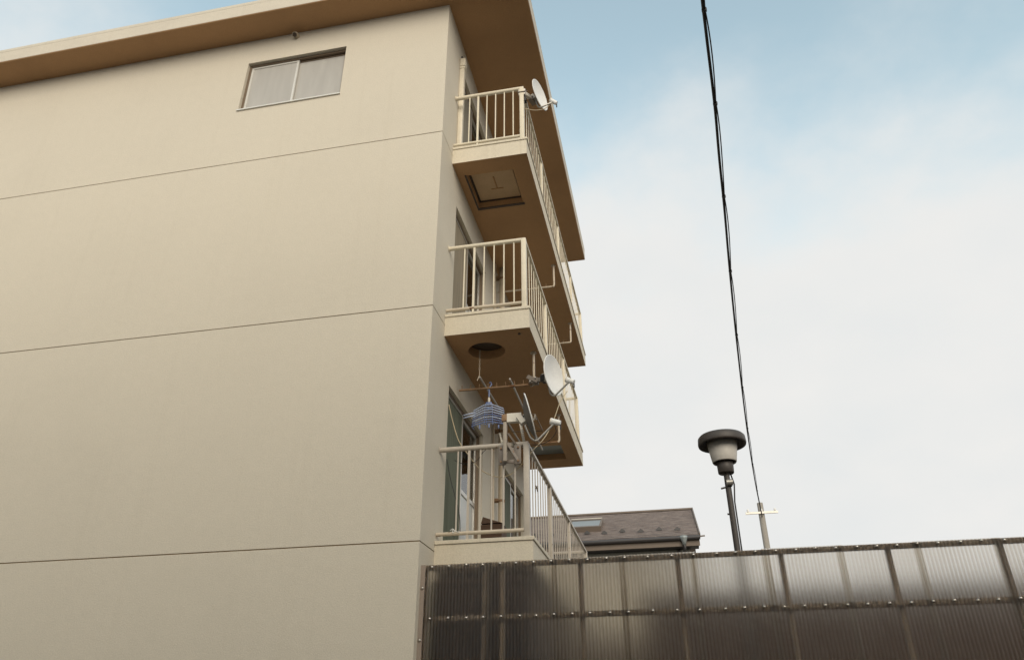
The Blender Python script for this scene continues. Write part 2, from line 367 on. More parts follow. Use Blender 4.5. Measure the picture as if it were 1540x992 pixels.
# sliding balcony doors
ff = lambda u, v, d: (-d, u, v)
def sliding_door(y0, y1, z0, z1, scr, cur, frosted):
    fr = frame_rect(MB(), ff, y0 + 0.001, y1 - 0.001, z0 + 0.001, z1 - 0.001, 0.035, 0.05, 0.17).build('balcony_door', 'bronze_frame', bld)
    ym = (y0 + y1) / 2
    a = frame_rect(MB(), ff, y0 + 0.037, ym + 0.02, z0 + 0.037, z1 - 0.037, 0.03, 0.058, 0.076).build('screen_frame', 'aluminium', fr)
    MB().box(-0.070, -0.066, y0 + 0.066, ym - 0.008, z0 + 0.066, z1 - 0.066).build('insect_screen', scr, fr)
    mbs = frame_rect(MB(), ff, ym - 0.025, y1 - 0.037, z0 + 0.037, z1 - 0.037, 0.045, 0.085, 0.112)
    zm = z0 + (z1 - z0) * 0.46
    mbs.box(-0.111, -0.083, ym + 0.02, y1 - 0.082, zm - 0.025, zm + 0.025)
    mbs.build('sash', 'aluminium', fr)
    MB().box(-0.101, -0.096, ym + 0.018, y1 - 0.08, zm + 0.024, z1 - 0.08).build('pane', 'clear_glass', fr)
    MB().box(-0.101, -0.096, ym + 0.018, y1 - 0.08, z0 + 0.08, zm - 0.024).build('pane', frosted, fr)
    # folded curtain behind
    mb = MB(); nn = 60; vsl = []
    for i in range(nn + 1):
        y = y0 + 0.05 + (y1 - y0 - 0.1) * i / nn; x = -0.21 + 0.018 * math.sin(i * 1.15)
        vsl += [(x, y, z0 + 0.03), (x, y, z1 - 0.05)]
    mb.add(vsl, [(2 * i, 2 * i + 2, 2 * i + 3, 2 * i + 1) for i in range(nn)], True); mb.build('curtain', cur, fr)
for i, d in enumerate(doors):
    sliding_door(*d, ('screen_green', 'screen_green', 'screen_beige', 'screen_green', 'screen_grey', 'screen_grey')[i], ('curtain_green', 'curtain_green', 'curtain', 'curtain', 'curtain', 'curtain')[i], 'frosted_glass')

# downpipes, conduits and duct cover on the balcony side
for i, fz in enumerate(floors):
    ztop = (4.36, 7.06, ZS)[i]
    p = MB().tube([(0.115, 3.19, fz - 0.35), (0.115, 3.19, ztop)], 0.047, 16).build('downpipe', 'pipe_plastic', bld)
    for zb in (fz + 1.15, fz + 2.2):
        mb = MB().tube([(0.115, 3.19, zb - 0.018), (0.115, 3.19, zb + 0.018)], 0.053, 16); mb.box(0.001, 0.075, 3.175, 3.205, zb - 0.015, zb + 0.015); mb.box(0.001, 0.09, 3.09, 3.145, zb - 0.017, zb + 0.017)
        mb.build('pipe_bracket', 'rust', p)
    MB().tube([(0.03, 3.03, fz - 0.02), (0.03, 3.03, ztop)], 0.016, 10).build('conduit', 'pipe_plastic', bld)
dc = MB().box(0.001, 0.072, 0.655, 0.735, 7.32, 9.16, 0.006).build('duct_cover', 'duct_plastic', bld)
MB().box(0.001, 0.088, 0.642, 0.748, 9.11, 9.27, 0.012).build('duct_cap', 'duct_plastic', dc)
MB().box(0.001, 0.085, 0.645, 0.745, 9.06, 9.085, 0.004).build('duct_band', 'duct_plastic', dc)
MB().tube([(0.0005, 0.70, 9.36), (0.03, 0.70, 9.36)], 0.01, 8).build('anchor', 'black_rubber', bld)

# ------------------------------------------------------------------ balconies
def slab(x0, x1, y0, y1, z0, z1, holes, depth):
    """slab with recesses cut into the underside; holes = list of 2D loops"""
    bm = bmesh.new()
    def loop(pts, z): return [bm.verts.new((p[0], p[1], z)) for p in pts]
    def edges(vl): return [bm.edges.new((vl[i], vl[(i + 1) % len(vl)])) for i in range(len(vl))]
    O = [(x0, y0), (x1, y0), (x1, y1), (x0, y1)]
    ob = loop(O, z0); es = edges(ob); rec = []
    for h in holes:
        hb = loop(h, z0); es += edges(hb); rec.append((h, hb))
    bmesh.ops.triangle_fill(bm, use_beauty=True, use_dissolve=False, edges=es)
    ot = loop(O, z1); bm.faces.new(ot)
    for i in range(4): bm.faces.new((ob[i], ob[(i + 1) % 4], ot[(i + 1) % 4], ot[i]))
    for h, hb in rec:
        ht = loop(h, z0 + depth); n = len(h)
        for i in range(n): bm.faces.new((hb[i], hb[(i + 1) % n], ht[(i + 1) % n], ht[i]))
        bm.faces.new(ht)
    bmesh.ops.recalc_face_normals(bm, faces=bm.faces[:])
    me = bpy.data.meshes.new('balcony'); bm.to_mesh(me); bm.free(); return me
RX = 0.985; BX = 1.049; Y0 = 0.4916
circle = [(0.41 + 0.232 * math.cos(a * 2 * math.pi / 40), 0.985 + 0.225 * math.sin(a * 2 * math.pi / 40)) for a in range(40)]
B = [dict(zb=1.605, zl=1.862, rail=2.885, ye=5.95, holes=[], mat='rail_paint_grey', posts=[2.10, 3.85]),
     dict(zb=4.322, zl=4.605, rail=5.618, ye=5.66, holes=[circle, [(0.20, 4.52), (0.815, 4.52), (0.815, 5.21), (0.20, 5.21)]], mat='rail_paint', posts=[2.15, 3.95]),
     dict(zb=7.025, zl=7.30, rail=8.29, ye=7.18, holes=[[(0.135, 0.775), (0.80, 0.775), (0.80, 1.51), (0.135, 1.51)]], mat='rail_paint', posts=[2.15, 3.9, 5.6])]
bal_objs = []
for bi, b in enumerate(B):
    ye = b['ye']
    me = slab(0.0005, BX, Y0, ye, b['zb'], b['zl'] - 0.03, b['holes'], 0.16 if bi else 0.1)
    me.materials.append(MATS['balcony_stucco']); me.materials.append(MATS['soffit_shaded'])
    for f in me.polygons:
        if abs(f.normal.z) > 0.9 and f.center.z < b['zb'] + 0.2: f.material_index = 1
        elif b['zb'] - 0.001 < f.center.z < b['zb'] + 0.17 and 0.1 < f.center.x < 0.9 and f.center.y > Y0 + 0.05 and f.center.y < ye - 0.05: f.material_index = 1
    bo = obj('balcony', me, None, bld); bal_objs.append(bo)
    # coping lip all round
    zl = b['zl']; mb = MB().box(0.001, BX + 0.014, Y0 - 0.014, Y0 + 0.09, zl - 0.028, zl + 0.012)
    mb.box(BX - 0.09, BX + 0.0142, Y0 + 0.09, ye - 0.09, zl - 0.028, zl + 0.0118); mb.box(0.001, BX + 0.014, ye - 0.09, ye + 0.014, zl - 0.028, zl + 0.012)
    soften(mb.build('coping', 'balcony_stucco', bo), 0.005)
    rz = b['rail']; mt = b['mat']; zl = b['zl'] + 0.012; yn = Y0 + 0.035; yf = ye - 0.035; rr = 0.026
    # rails
    MB().tube([(0.002, yn, rz), (RX + 0.02, yn, rz)], rr + 0.003, 14).build('top_rail', mt, bo)
    MB().bar((RX, yn + 0.028, rz + 0.002), (RX, yf - 0.028, rz + 0.002), 0.05, 0.03).build('top_rail', mt, bo)
    MB().tube([(0.002, yf, rz), (RX + 0.02, yf, rz)], rr, 12).build('top_rail', mt, bo)
    zlow = zl + 0.075
    MB().tube([(0.002, yn, zlow), (RX - 0.03, yn, zlow)], 0.021, 12).build('bottom_rail', 'rusty_paint' if bi < 2 else mt, bo)
    MB().tube([(0.002, yf, zlow), (RX - 0.03, yf, zlow)], 0.021, 10).build('bottom_rail', mt, bo)
    MB().bar((RX, yn + 0.035, zl + 0.035), (RX, yf - 0.035, zl + 0.035), 0.03, 0.03).build('bottom_rail', mt, bo)
    for yy in (yn, yf):
        MB().box(RX - 0.03, RX + 0.03, yy - 0.03, yy + 0.03, zl - 0.005, rz + 0.012, 0.004).build('post', mt, bo)
        mb = MB().tube([(0.0015, yy, rz), (0.008, yy, rz)], 0.045, 12); mb.build('wall_flange', mt, bo)
    for py in b['posts']: MB().box(RX - 0.022, RX + 0.022, py - 0.024, py + 0.024, zl - 0.004, rz - 0.01, 0.003).build('post', mt, bo)
    # balusters
    me_s = MB().tube([(0, 0, zlow), (0, 0, rz)], 0.0095, 8).mesh('baluster'); me_s.materials.append(MATS[mt])
    me_t = MB().box(-0.013, 0.013, -0.010, 0.010, zl - 0.004, rz).mesh('baluster'); me_t.materials.append(MATS[mt])
    me_l = MB().box(-0.0045, 0.0045, -0.010, 0.010, zl + 0.03, rz - 0.008).mesh('baluster'); me_l.materials.append(MATS[mt])
    for yy in (yn, yf):
        for k in range(1, 7):
            obj('baluster', me_t if k == 5 else me_s, None, bo, (RX - 0.1285 * k, yy, 0))
    n = int((yf - yn) / 0.172)
    for k in range(1, n):
        y = yn + (yf - yn) * k / n
        if any(abs(y - py) < 0.045 for py in b['posts']): continue
        obj('baluster', me_l, None, bo, (RX, y, 0))
# hatch in the top balcony
h = B[2]['holes'][0]; zb = B[2]['zb']
hf = frame_rect(MB(), lambda u, v, d: (u, v, d), 0.136, 0.799, 0.776, 1.509, 0.022, zb + 0.09, zb + 0.158).build('escape_hatch', 'dark_frame', bal_objs[2])
MB().box(0.165, 0.77, 0.80, 1.48, zb + 0.10, zb + 0.12).build('hatch_panel', 'hatch_panel', bal_objs[2])
mb = MB().box(0.46, 0.475, 0.98, 1.24, zb + 0.088, zb + 0.0998); mb.box(0.38, 0.56, 1.24, 1.25, zb + 0.09, zb + 0.0998); mb.build('hatch_handle', 'soffit_shaded', bal_objs[2])
MB().box(0.105, 0.13, 0.76, 1.56, zb - 0.012, zb - 0.0005).build('hatch_trim', 'dark_frame', bal_objs[2])
MB().box(0.13, 0.82, 1.515, 1.56, zb - 0.012, zb - 0.0005).build('hatch_trim', 'dark_frame', bal_objs[2])
zb = B[1]['zb']
MB().box(0.22, 0.80, 4.53, 5.20, zb + 0.10, zb + 0.12).build('hatch_panel', 'blue_grey_steel', bal_objs[1])
MB().tube([(0.41, 0.985, zb + 0.12), (0.41, 0.985, zb + 0.155)], 0.225, 32).build('round_cover', 'dark_frame', bal_objs[1])
MB().tube([(0.90, 0.62, zb - 0.01), (0.90, 0.62, zb + 0.001)], 0.018, 12).build('weep_hole', 'dark_frame', bal_objs[1])

# laundry arms: hanger rod with an inward pegged arm
def laundry_arm(bo, y, zt, zlo):
    a = MB().tube([(0.975, y, zt), (0.975, y, zlo + 0.03), (0.970, y, zlo + 0.008), (0.955, y, zlo)], 0.017, 10).build('laundry_arm', 'rusty_paint', bo)
    MB().tube([(0.955, y, zlo), (0.02, y, zlo + 0.005)], 0.014, 10).build('arm_rod', 'rust' if zt < 5 else 'rusty_paint', bo)
    MB().tube([(0.975, y, zt - 0.012), (0.975, y, zt - 0.001)], 0.04, 12).build('arm_flange', 'rusty_paint', bo)
    pm = MB().tube([(0, 0, 0.01), (0, 0, 0.065)], 0.005, 6).mesh('peg'); pm.materials.append(MATS['rust'])
    for k in range(8): obj('peg', pm, None, bo, (0.84 - 0.112 * k, y, zlo + 0.003))
laundry_arm(bal_objs[1], 1.152, 4.322, 3.885); laundry_arm(bal_objs[1], 3.225, 4.322, 3.892)
laundry_arm(bal_objs[2], 3.265, 7.025, 6.612); laundry_arm(bal_objs[2], 5.289, 7.025, 6.62)

# ------------------------------------------------------------------ satellite dishes
def img_dir(P):
    v = (Vector(P) - CAM).normalized(); r = (rt - v * rt.dot(v)).normalized(); u = r.cross(v).normalized(); return v, r, u
def dish(c, ratio, tilt, dia, label, lnb, mount, name='satellite_dish'):
    """c = centre; boresight: ratio towards the viewer, the rest along (tilt) in the view's plane at c"""
    c = Vector(c); v, r, u = img_dir(c); s = math.sqrt(1 - ratio * ratio)
    n = (-v * ratio + (r * tilt[0] + u * tilt[1]).normalized() * s).normalized()
    th = thing(name, mount['base'], label, 'satellite dish', 'satellite dishes on the balconies')
    zax = n; upw = Vector((0, 0, 1)); xax = upw.cross(zax).normalized(); yax = zax.cross(xax)
    M = Matrix((xax, yax, zax)).transposed().to_4x4(); M.translation = c
    rad = dia / 2; dep = rad * 0.24; prof = []
    for i in range(9): q = i / 8; prof.append((rad * q + 0.0005, dep * q * q - dep * 0.9))
    mb = MB().lathe(prof, 40); rim = [(rad, dep * 0.1), (rad + 0.007, dep * 0.1 + 0.001), (rad + 0.009, dep * 0.1 - 0.009), (rad + 0.001, dep * 0.1 - 0.012)]
    mb.lathe(rim, 40)
    mb.xform(M); rf_ = mb.build('reflector', 'dish_white', th)
    mb = MB().lathe([(p[0], p[1] - 0.004) for p in prof[1:]], 40); mb.xform(M); mb.build('reflector_back', 'dish_back', rf_)
    # back mount
    bk = M @ Vector((0, 0, -dep * 0.9 - 0.022)); hub = M @ Vector((0, -0.02, -dep - 0.07))
    MB().bar(bk, hub, 0.085, 0.10).build('back_bracket', 'bracket_white', th)
    # feed arm: from behind the lower rim, curved out to the LNB
    lnb = Vector(lnb)
    a0 = M @ Vector((0, -rad * 0.30, -dep - 0.015)); a1 = M @ Vector((0, -rad * 0.80, -dep * 0.9 - 0.005)); a2 = M @ Vector((0, -rad * 1.10, -dep * 0.1 + 0.02))
    pts = [a0, a1]
    for i in range(1, 6):
        q = i / 5; pts.append(a1 * (1 - q) ** 2 + (M @ Vector((0, -rad * 1.12, -dep * 0.7))) * 2 * q * (1 - q) + a2 * q * q)
    pts.append(a2.lerp(lnb, 0.5)); pts.append(lnb)
    MB().tube(pts, 0.0125, 10).build('feed_arm', 'galvanised', th)
    ax = (c - lnb).normalized(); e = lnb - ax * 0.055; f_ = lnb + ax * 0.045
    lo = MB().tube([e, e + ax * 0.02, f_], 0.028, 14, True, 0.034).build('converter', 'dish_white', th)
    MB().tube([f_, f_ + ax * 0.012], 0.038, 16).build('feed_horn', 'clip_white', th)
    MB().tube([e + Vector((0, 0, -0.015)), e + Vector((0, 0, -0.075))], 0.008, 8).build('connector', 'black_rubber', th)
    for nm, args, mat in mount['parts'](hub, bk, xax, yax, zax): getattr(MB(), args[0])(*args[1:]).build(nm, mat, th)
    return th, hub
def mount1(hub, bk, x, y, z):
    P = Vector((RX + 0.03, 0.56, 8.215)); yield ('mount_arm', ('bar', P, hub, 0.05, 0.055), 'bracket_white')
    yield ('clamp', ('box', RX - 0.045, RX + 0.055, 0.50, 0.60, 8.15, 8.255, 0.004), 'bracket_white')
    yield ('pivot', ('bar', hub - x * 0.06 - y * 0.03, hub + x * 0.06 - y * 0.03, 0.07, 0.07), 'bracket_steel')
    yield ('u_bolt', ('tube', [(RX - 0.06, 0.49, 8.19), (RX + 0.09, 0.49, 8.19)], 0.007, 8), 'bracket_steel')
    yield ('lower_clamp', ('box', RX - 0.01, RX + 0.06, 0.53, 0.60, 8.055, 8.14, 0.004), 'black_rubber')
dish((1.222, 0.70, 8.29), 0.26, (0.915, 0.404), 0.46, 'white satellite dish clamped to the topmost balcony railing corner', (1.415, 0.72, 8.13), dict(base=(RX, 0.53, 8.2), parts=mount1))
def mount2(hub, bk, x, y, z):
    P = Vector((0.975, 1.152, 3.925)); yield ('mount_arm', ('bar', P, hub, 0.04, 0.05), 'bracket_steel')
    yield ('clamp', ('box', 0.915, 1.03, 1.11, 1.195, 3.885, 3.96, 0.006), 'bracket_steel')
    yield ('clamp_plate', ('bar', (0.90, 1.10, 3.975), (1.03, 1.10, 3.90), 0.012, 0.05), 'bracket_steel')
    yield ('clamp_plate', ('bar', (0.91, 1.205, 3.90), (1.05, 1.205, 3.97), 0.012, 0.05), 'mast_grey')
    yield ('bolt', ('tube', [(0.94, 1.07, 3.90), (0.94, 1.23, 3.90)], 0.008, 8), 'screw_steel')
    yield ('bolt', ('tube', [(1.005, 1.07, 3.94), (1.005, 1.23, 3.94)], 0.008, 8), 'screw_steel')
    yield ('pivot', ('bar', hub - x * 0.05, hub + x * 0.05, 0.06, 0.08), 'black_rubber')
dish((1.225, 1.12, 3.97), 0.40, (0.965, 0.235), 0.50, 'white satellite dish clamped to the laundry arm beneath the middle balcony', (1.435, 1.06, 3.845), dict(base=(0.975, 1.152, 3.9), parts=mount2))
def mount3(hub, bk, x, y, z):
    yield ('mast', ('box', 0.75, 0.79, 0.405, 0.445, 2.665, 3.195, 0.005), 'mast_grey')
    yield ('mast_cap', ('box', 0.735, 0.797, 0.393, 0.455, 3.12, 3.2, 0.004), 'rust')
    yield ('mount_arm', ('bar', (0.795, 0.424, 3.155), (0.955, 0.424, 3.155), 0.06, 0.10), 'bracket_white')
    yield ('pivot', ('bar', (0.945, 0.424, 3.15), (1.0, 0.424, 3.145), 0.05, 0.045), 'black_rubber')
    yield ('tilt_bracket', ('box', 0.985, 1.055, 0.395, 0.455, 3.075, 3.215, 0.012), 'bracket_white')
    yield ('bolt', ('tube', [(1.018, 0.386, 3.178), (1.018, 0.396, 3.178)], 0.014, 10), 'rust')
    yield ('bolt', ('tube', [(1.018, 0.386, 3.112), (1.018, 0.396, 3.112)], 0.014, 10), 'rust')
    yield ('clamp_plate', ('box', 0.685, 0.772, 0.470, 0.484, 2.645, 2.862, 0.004), 'bracket_steel')
    yield ('clamp_plate', ('box', 0.858, 0.935, 0.470, 0.484, 2.645, 2.862, 0.004), 'bracket_steel')
    yield ('clamp_bar', ('box', 0.773, 0.857, 0.470, 0.482, 2.80, 2.835, 0.003), 'bracket_steel')
    yield ('clamp_bar', ('box', 0.773, 0.857, 0.470, 0.482, 2.66, 2.70, 0.003), 'bracket_steel')
    yield ('brace', ('bar', (0.79, 0.44, 2.88), (0.90, 0.475, 2.69), 0.012, 0.03), 'bracket_steel')
    yield ('brace', ('bar', (0.765, 0.46, 2.90), (0.765, 0.47, 2.66), 0.03, 0.02), 'bracket_steel')
    yield ('brace', ('bar', (0.80, 0.43, 2.985), (0.885, 0.50, 2.86), 0.010, 0.025), 'bracket_steel')
    for (bx, bz) in ((0.715, 2.83), (0.715, 2.68), (0.905, 2.83), (0.905, 2.68)):
        yield ('bolt', ('tube', [(bx, 0.455, bz), (bx, 0.59, bz)], 0.011, 8), 'rust')
dish((1.050, 0.42, 3.155), -0.05, (0.965, 0.25), 0.52, 'satellite dish seen from behind on a mast clamped to the lowest balcony railing', (1.335, 0.40, 3.06), dict(base=(0.766, 0.44, 2.66), parts=mount3))

# ------------------------------------------------------------------ laundry poles, hanger, cables on the lowest balcony
tag(MB().tube([(0.338, 0.93, 3.945), (0.40, 3.7, 3.925)], 0.0125, 10).build('laundry_pole', 'galvanised'), 'thin metal laundry pole nearer the wall, resting across the pegged arms', 'laundry pole', 'laundry poles')
tag(MB().tube([(0.69, 1.06, 3.945), (0.66, 3.6, 3.925)], 0.0115, 10).build('laundry_pole', 'galvanised'), 'thin metal laundry pole nearer the railing, behind the lower satellite dish', 'laundry pole', 'laundry poles')
# chain hanging from the underside of the middle balcony
mb = MB()
for k in range(9):
    z = 4.30 - k * 0.03; a = (k % 2) * math.pi / 2; x0, y0 = 0.335, 0.93
    pts = [(x0 + math.cos(a) * 0.008 * math.cos(q), y0 + math.sin(a) * 0.008 * math.cos(q), z + 0.019 * math.sin(q)) for q in [i * math.pi / 5 for i in range(11)]]
    mb.tube(pts, 0.003, 5, False)
mb.tube([(0.335, 0.93, 4.05), (0.34, 0.92, 3.97), (0.315, 0.9, 3.88)], 0.004, 6)
tag(mb.build('chain', 'rusty_paint'), 'short rusty chain hanging from the middle balcony underside by the round recess', 'chain')
# blue folding hanger
hx, hy, hz = 0.405, 1.16, 3.86
hr = thing('clothes_hanger', (hx, hy, hz - 0.5), 'blue plastic multi-tier folding clothes hanger under the middle balcony', 'hanger')
MB().tube([(hx + 0.0, hy, hz + 0.10), (hx + 0.02, hy, hz + 0.11), (hx + 0.03, hy, hz + 0.08), (hx, hy, hz + 0.03), (hx, hy, hz - 0.09)], 0.010, 8).build('hook', 'blue_plastic', hr)
MB().lathe([(0.005, 0.03), (0.015, 0.01), (0.018, -0.02), (0.008, -0.045)], 12).xform(Matrix.Translation((hx, hy, hz - 0.12))).build('swivel', 'clip_white', hr)
mb = MB()
for sx in (-1, 1):
    mb.tube([(hx + sx * 0.032, hy - 0.015, hz - 0.17), (hx + sx * 0.045, hy - 0.018, hz - 0.22), (hx + sx * 0.05, hy - 0.02, hz - 0.46)], 0.006, 6)
    mb.tube([(hx + sx * 0.03, hy + 0.03, hz - 0.19), (hx + sx * 0.04, hy + 0.05, hz - 0.44)], 0.005, 6)
mb.box(hx - 0.036, hx + 0.036, hy - 0.025, hy + 0.02, hz - 0.195, hz - 0.165, 0.004); mb.box(hx - 0.03, hx + 0.03, hy - 0.02, hy + 0.02, hz - 0.255, hz - 0.235, 0.004)
mb.build('spine', 'blue_plastic', hr)
for k in range(8):
    z = hz - 0.215 - k * 0.0325; q = k / 7
    wl = 0.185 + 0.018 * q; dr = 0.055 - 0.02 * q; yf = hy - 0.05 - 0.01 * q; yb = hy + 0.05; cw = 0.05
    mat = 'pale_blue_plastic' if k in (0, 1, 2, 3, 5) else 'blue_plastic'
    mb = MB().tube([(hx - wl, yf + 0.02, z - dr), (hx - cw, yf, z), (hx + cw, yf, z), (hx + wl, yf + 0.02, z - dr)], 0.0078, 6)
    mb.tube([(hx - wl, yf + 0.02, z - dr), (hx - wl + 0.006, yb, z - dr - 0.004)], 0.0055, 6); mb.tube([(hx + wl, yf + 0.02, z - dr), (hx + wl - 0.006, yb, z - dr - 0.004)], 0.0055, 6)
    if k % 3 == 2: mb.tube([(hx - wl + 0.006, yb, z - dr - 0.004), (hx + wl - 0.006, yb, z - dr - 0.004)], 0.0045, 6)
    mb.build('hanger_tier', mat, hr)
for k in range(2):
    z = hz - 0.325 - k * 0.035
    MB().tube([(hx - 0.17, hy - 0.10, z), (hx - 0.275, hy - 0.17, z - 0.055), (hx - 0.262, hy - 0.19, z - 0.062), (hx - 0.15, hy - 0.12, z - 0.01)], 0.007, 6).build('hanger_tier', 'pale_blue_plastic', hr)
for (dx, dy) in ((-0.10, -0.05), (0.02, -0.07), (0.13, -0.03)):
    MB().box(hx + dx - 0.008, hx + dx + 0.008, hy + dy - 0.005, hy + dy + 0.005, hz - 0.525, hz - 0.47, 0.003).build('peg_clip', 'blue_plastic', hr)
# white peg hanger behind
wr = thing('peg_rack', (0.66, 2.2, 3.2), 'small white clothes peg rack hanging behind the mast of the lowest dish', 'peg rack')
mb = MB(); zz = 3.78
mb.tube([(0.44, 1.75, zz), (0.86, 1.85, zz), (0.86, 2.45, zz), (0.44, 2.4, zz), (0.44, 1.75, zz)], 0.008, 6)
mb.tube([(0.65, 2.1, 3.93), (0.45, 1.76, zz)], 0.003, 5); mb.tube([(0.65, 2.1, 3.93), (0.86, 1.86, zz)], 0.003, 5); mb.tube([(0.65, 2.1, 3.93), (0.86, 2.44, zz)], 0.003, 5)
mb.build('rack_frame', 'bronze_frame', wr)
for k in range(9):
    x = 0.46 + 0.05 * k; y = 1.755 + 0.011 * k; s = random.uniform(-0.02, 0.02)
    mb = MB().bar((x, y, zz - 0.005), (x + s, y, zz - 0.085), 0.009, 0.014, (0, 1, 0)); mb.bar((x + 0.004, y, zz - 0.005), (x + s + 0.03, y + 0.01, zz - 0.075), 0.007, 0.012, (0, 1, 0)); mb.build('clothes_peg', 'clip_white', wr)
# twisted rope
def helix(a, b, rad, turns, r, n=10):
    a, b = Vector(a), Vector(b); t = (b - a).normalized(); x = t.orthogonal().normalized(); y = t.cross(x); N_ = int(turns * n)
    return MB().tube([a.lerp(b, i / N_) + x * rad * math.cos(2 * math.pi * i / n) + y * rad * math.sin(2 * math.pi * i / n) for i in range(N_ + 1)], r, 5)
tag(helix((0.815, 1.0, 3.40), (0.945, 0.62, 2.93), 0.011, 15, 0.006).build('rope', 'clip_white'), 'coiled whitish rope tied near the corner of the lowest railing', 'rope')
tag(helix((0.50, 1.35, 3.36), (0.64, 1.0, 2.98), 0.009, 12, 0.005).build('rope', 'clip_white'), 'pale twisted rope hanging just left of the lower dish mast', 'rope')
# cables
def smooth(pts, n=8):
    P = [Vector(p) for p in pts]; P = [P[0] * 2 - P[1]] + P + [P[-1] * 2 - P[-2]]; o = []
    for i in range(1, len(P) - 2):
        for k in range(n):
            t = k / n; o.append(0.5 * ((2 * P[i]) + (P[i + 1] - P[i - 1]) * t + (2 * P[i - 1] - 5 * P[i] + 4 * P[i + 1] - P[i + 2]) * t * t + (3 * P[i] - P[i - 1] - 3 * P[i + 1] + P[i + 2]) * t ** 3))
    return o + [P[-2]]
def at(u, v, y):                                    # helper for measured cable runs: point seen at (u, v) on the plane y
    d = fw + rt * ((u - 770) / 1128.35) - up * ((v - 496) / 1128.35); return CAM + d * ((y - CAM.y) / d.y)
tag(MB().tube(smooth([at(675, 608, 0.75), at(680, 630, 0.78), at(687, 655, 0.75), at(693, 668, 0.72), at(704, 683, 0.66), at(720, 703, 0.60), at(738, 714, 0.58), at(756, 717, 0.57), at(774, 709, 0.57), at(789, 692, 0.58), at(803, 675, 0.62), at(818, 659, 0.7), at(829, 640, 0.8), at(836, 622, 0.9), at(843, 603, 0.98), at(853, 588, 1.05)]), 0.0055, 6).build('coax_cable', 'tan_coax'), 'tan coaxial cable drooping across the lowest balcony up to the middle dish', 'cable')
tag(MB().tube(smooth([at(835, 640, 0.41), at(836, 650, 0.45), at(826, 662, 0.5), at(812, 668, 0.55), at(798, 670, 0.60), at(786, 674, 0.62), at(770, 678, 0.62), at(745, 668, 0.62), at(728, 678, 0.62), at(716, 693, 0.6), at(698, 697, 0.62), at(684, 692, 0.7)]), 0.004, 6).build('black_cable', 'black_rubber'), 'thin black cable running from the lowest dish along the railing', 'cable')
tag(MB().tube(smooth([at(672, 690, 0.74), at(676, 712, 0.72), at(680, 730, 0.7), at(686, 752, 0.68), at(691, 775, 0.68), at(692, 800, 0.68)]), 0.0045, 6).build('black_cable', 'black_rubber'), 'black cable hanging in front of the green screen door', 'cable')
tag(MB().tube(smooth([at(826, 159, 0.71), at(818, 164, 0.70), at(806, 166, 0.66), at(796, 165, 0.60), at(786, 165, 0.57), at(785, 185, 0.57), at(781, 198, 0.58)]), 0.006, 6).build('coax_cable', 'tan_coax'), 'tan coaxial cable looping from the topmost dish to its railing post', 'cable')
# things on the lowest balcony
cr = thing('crate', (0.30, 1.9, 1.84), 'dark brown slatted crate on the floor of the lowest balcony', 'crate')
for k in range(5): MB().box(0.17, 0.43, 1.79 , 1.81, 1.85 + k * 0.105, 1.94 + k * 0.105).build('slat', 'crate_brown', cr)
for k in range(5): MB().box(0.17, 0.19, 1.81 , 2.09, 1.85 + k * 0.105, 1.94 + k * 0.105).build('slat', 'crate_brown', cr)
mb = MB().add([(0.17, 1.79, 2.375), (0.43, 1.79, 2.375), (0.43, 2.10, 2.375), (0.17, 2.10, 2.375), (0.19, 1.80, 2.46), (0.30, 1.80, 2.42), (0.30, 2.09, 2.42), (0.19, 2.09, 2.46)], [(3, 2, 1, 0), (4, 5, 6, 7), (0, 1, 5, 4), (1, 2, 6, 5), (2, 3, 7, 6), (3, 0, 4, 7)]); mb.build('lid', 'crate_brown', cr)
mb = MB().box(0.40, 0.43, 1.81, 2.09, 1.84, 2.37); mb.box(0.19, 0.40, 2.07, 2.09, 1.84, 2.37); mb.build('crate_body', 'crate_brown', cr)
P = at(806, 732, 1.0); wk = MB()
for a, b in (((-0.05, 0, 0.0), (0.05, 0, 0.01)), ((0, 0, 0.0), (0.045, 0, 0.035)), ((0.0, 0, 0), (0.05, 0, -0.03)), ((-0.02, 0, -0.02), (0.02, 0, 0.015))):
    wk.tube([Vector((RX + 0.02, P.y, P.z)) + Vector((0, a[0], a[2])), Vector((RX + 0.022, P.y, P.z)) + Vector((0, b[0] * 1.6, b[2]))], 0.006, 6)
tag(wk.build('wire_tie', 'bronze_frame'), 'small dark wire twist tied onto the lowest railing bars', 'wire')
kc = Vector((0.20, 0.53, 1.965)); kn = MB().tube(smooth([kc + Vector(o) for o in ((-0.04, -0.03, 0.012), (-0.01, -0.03, 0.028), (0.006, -0.03, 0.0), (-0.012, -0.03, -0.012), (-0.006, -0.035, 0.02), (0.03, -0.03, 0.0), (0.06, -0.028, -0.012))]), 0.004, 6)
tag(kn.build('string_knot', 'dish_white'), 'white string knotted round the bottom rail of the lowest balcony', 'string')

# ------------------------------------------------------------------ corrugated fence
FY = 0.10; FT = 1.548; FR = 7.6
fen = thing('corrugated_fence', (3.0, FY, G), 'tall translucent corrugated plastic fence screwed to a brown frame', 'fence')
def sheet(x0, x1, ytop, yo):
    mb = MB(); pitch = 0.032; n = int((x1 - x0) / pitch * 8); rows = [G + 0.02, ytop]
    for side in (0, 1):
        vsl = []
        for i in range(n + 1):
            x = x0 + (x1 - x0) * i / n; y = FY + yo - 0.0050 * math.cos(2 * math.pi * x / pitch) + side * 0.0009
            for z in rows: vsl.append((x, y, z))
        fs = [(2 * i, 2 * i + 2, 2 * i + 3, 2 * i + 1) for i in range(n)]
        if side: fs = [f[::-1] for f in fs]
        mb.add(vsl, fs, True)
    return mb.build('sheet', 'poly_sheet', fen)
seams = [0.012, 0.645, 1.29, 1.93, 2.585, 3.22, 3.86, 4.50, 5.14, 5.78, 6.42, 7.06]
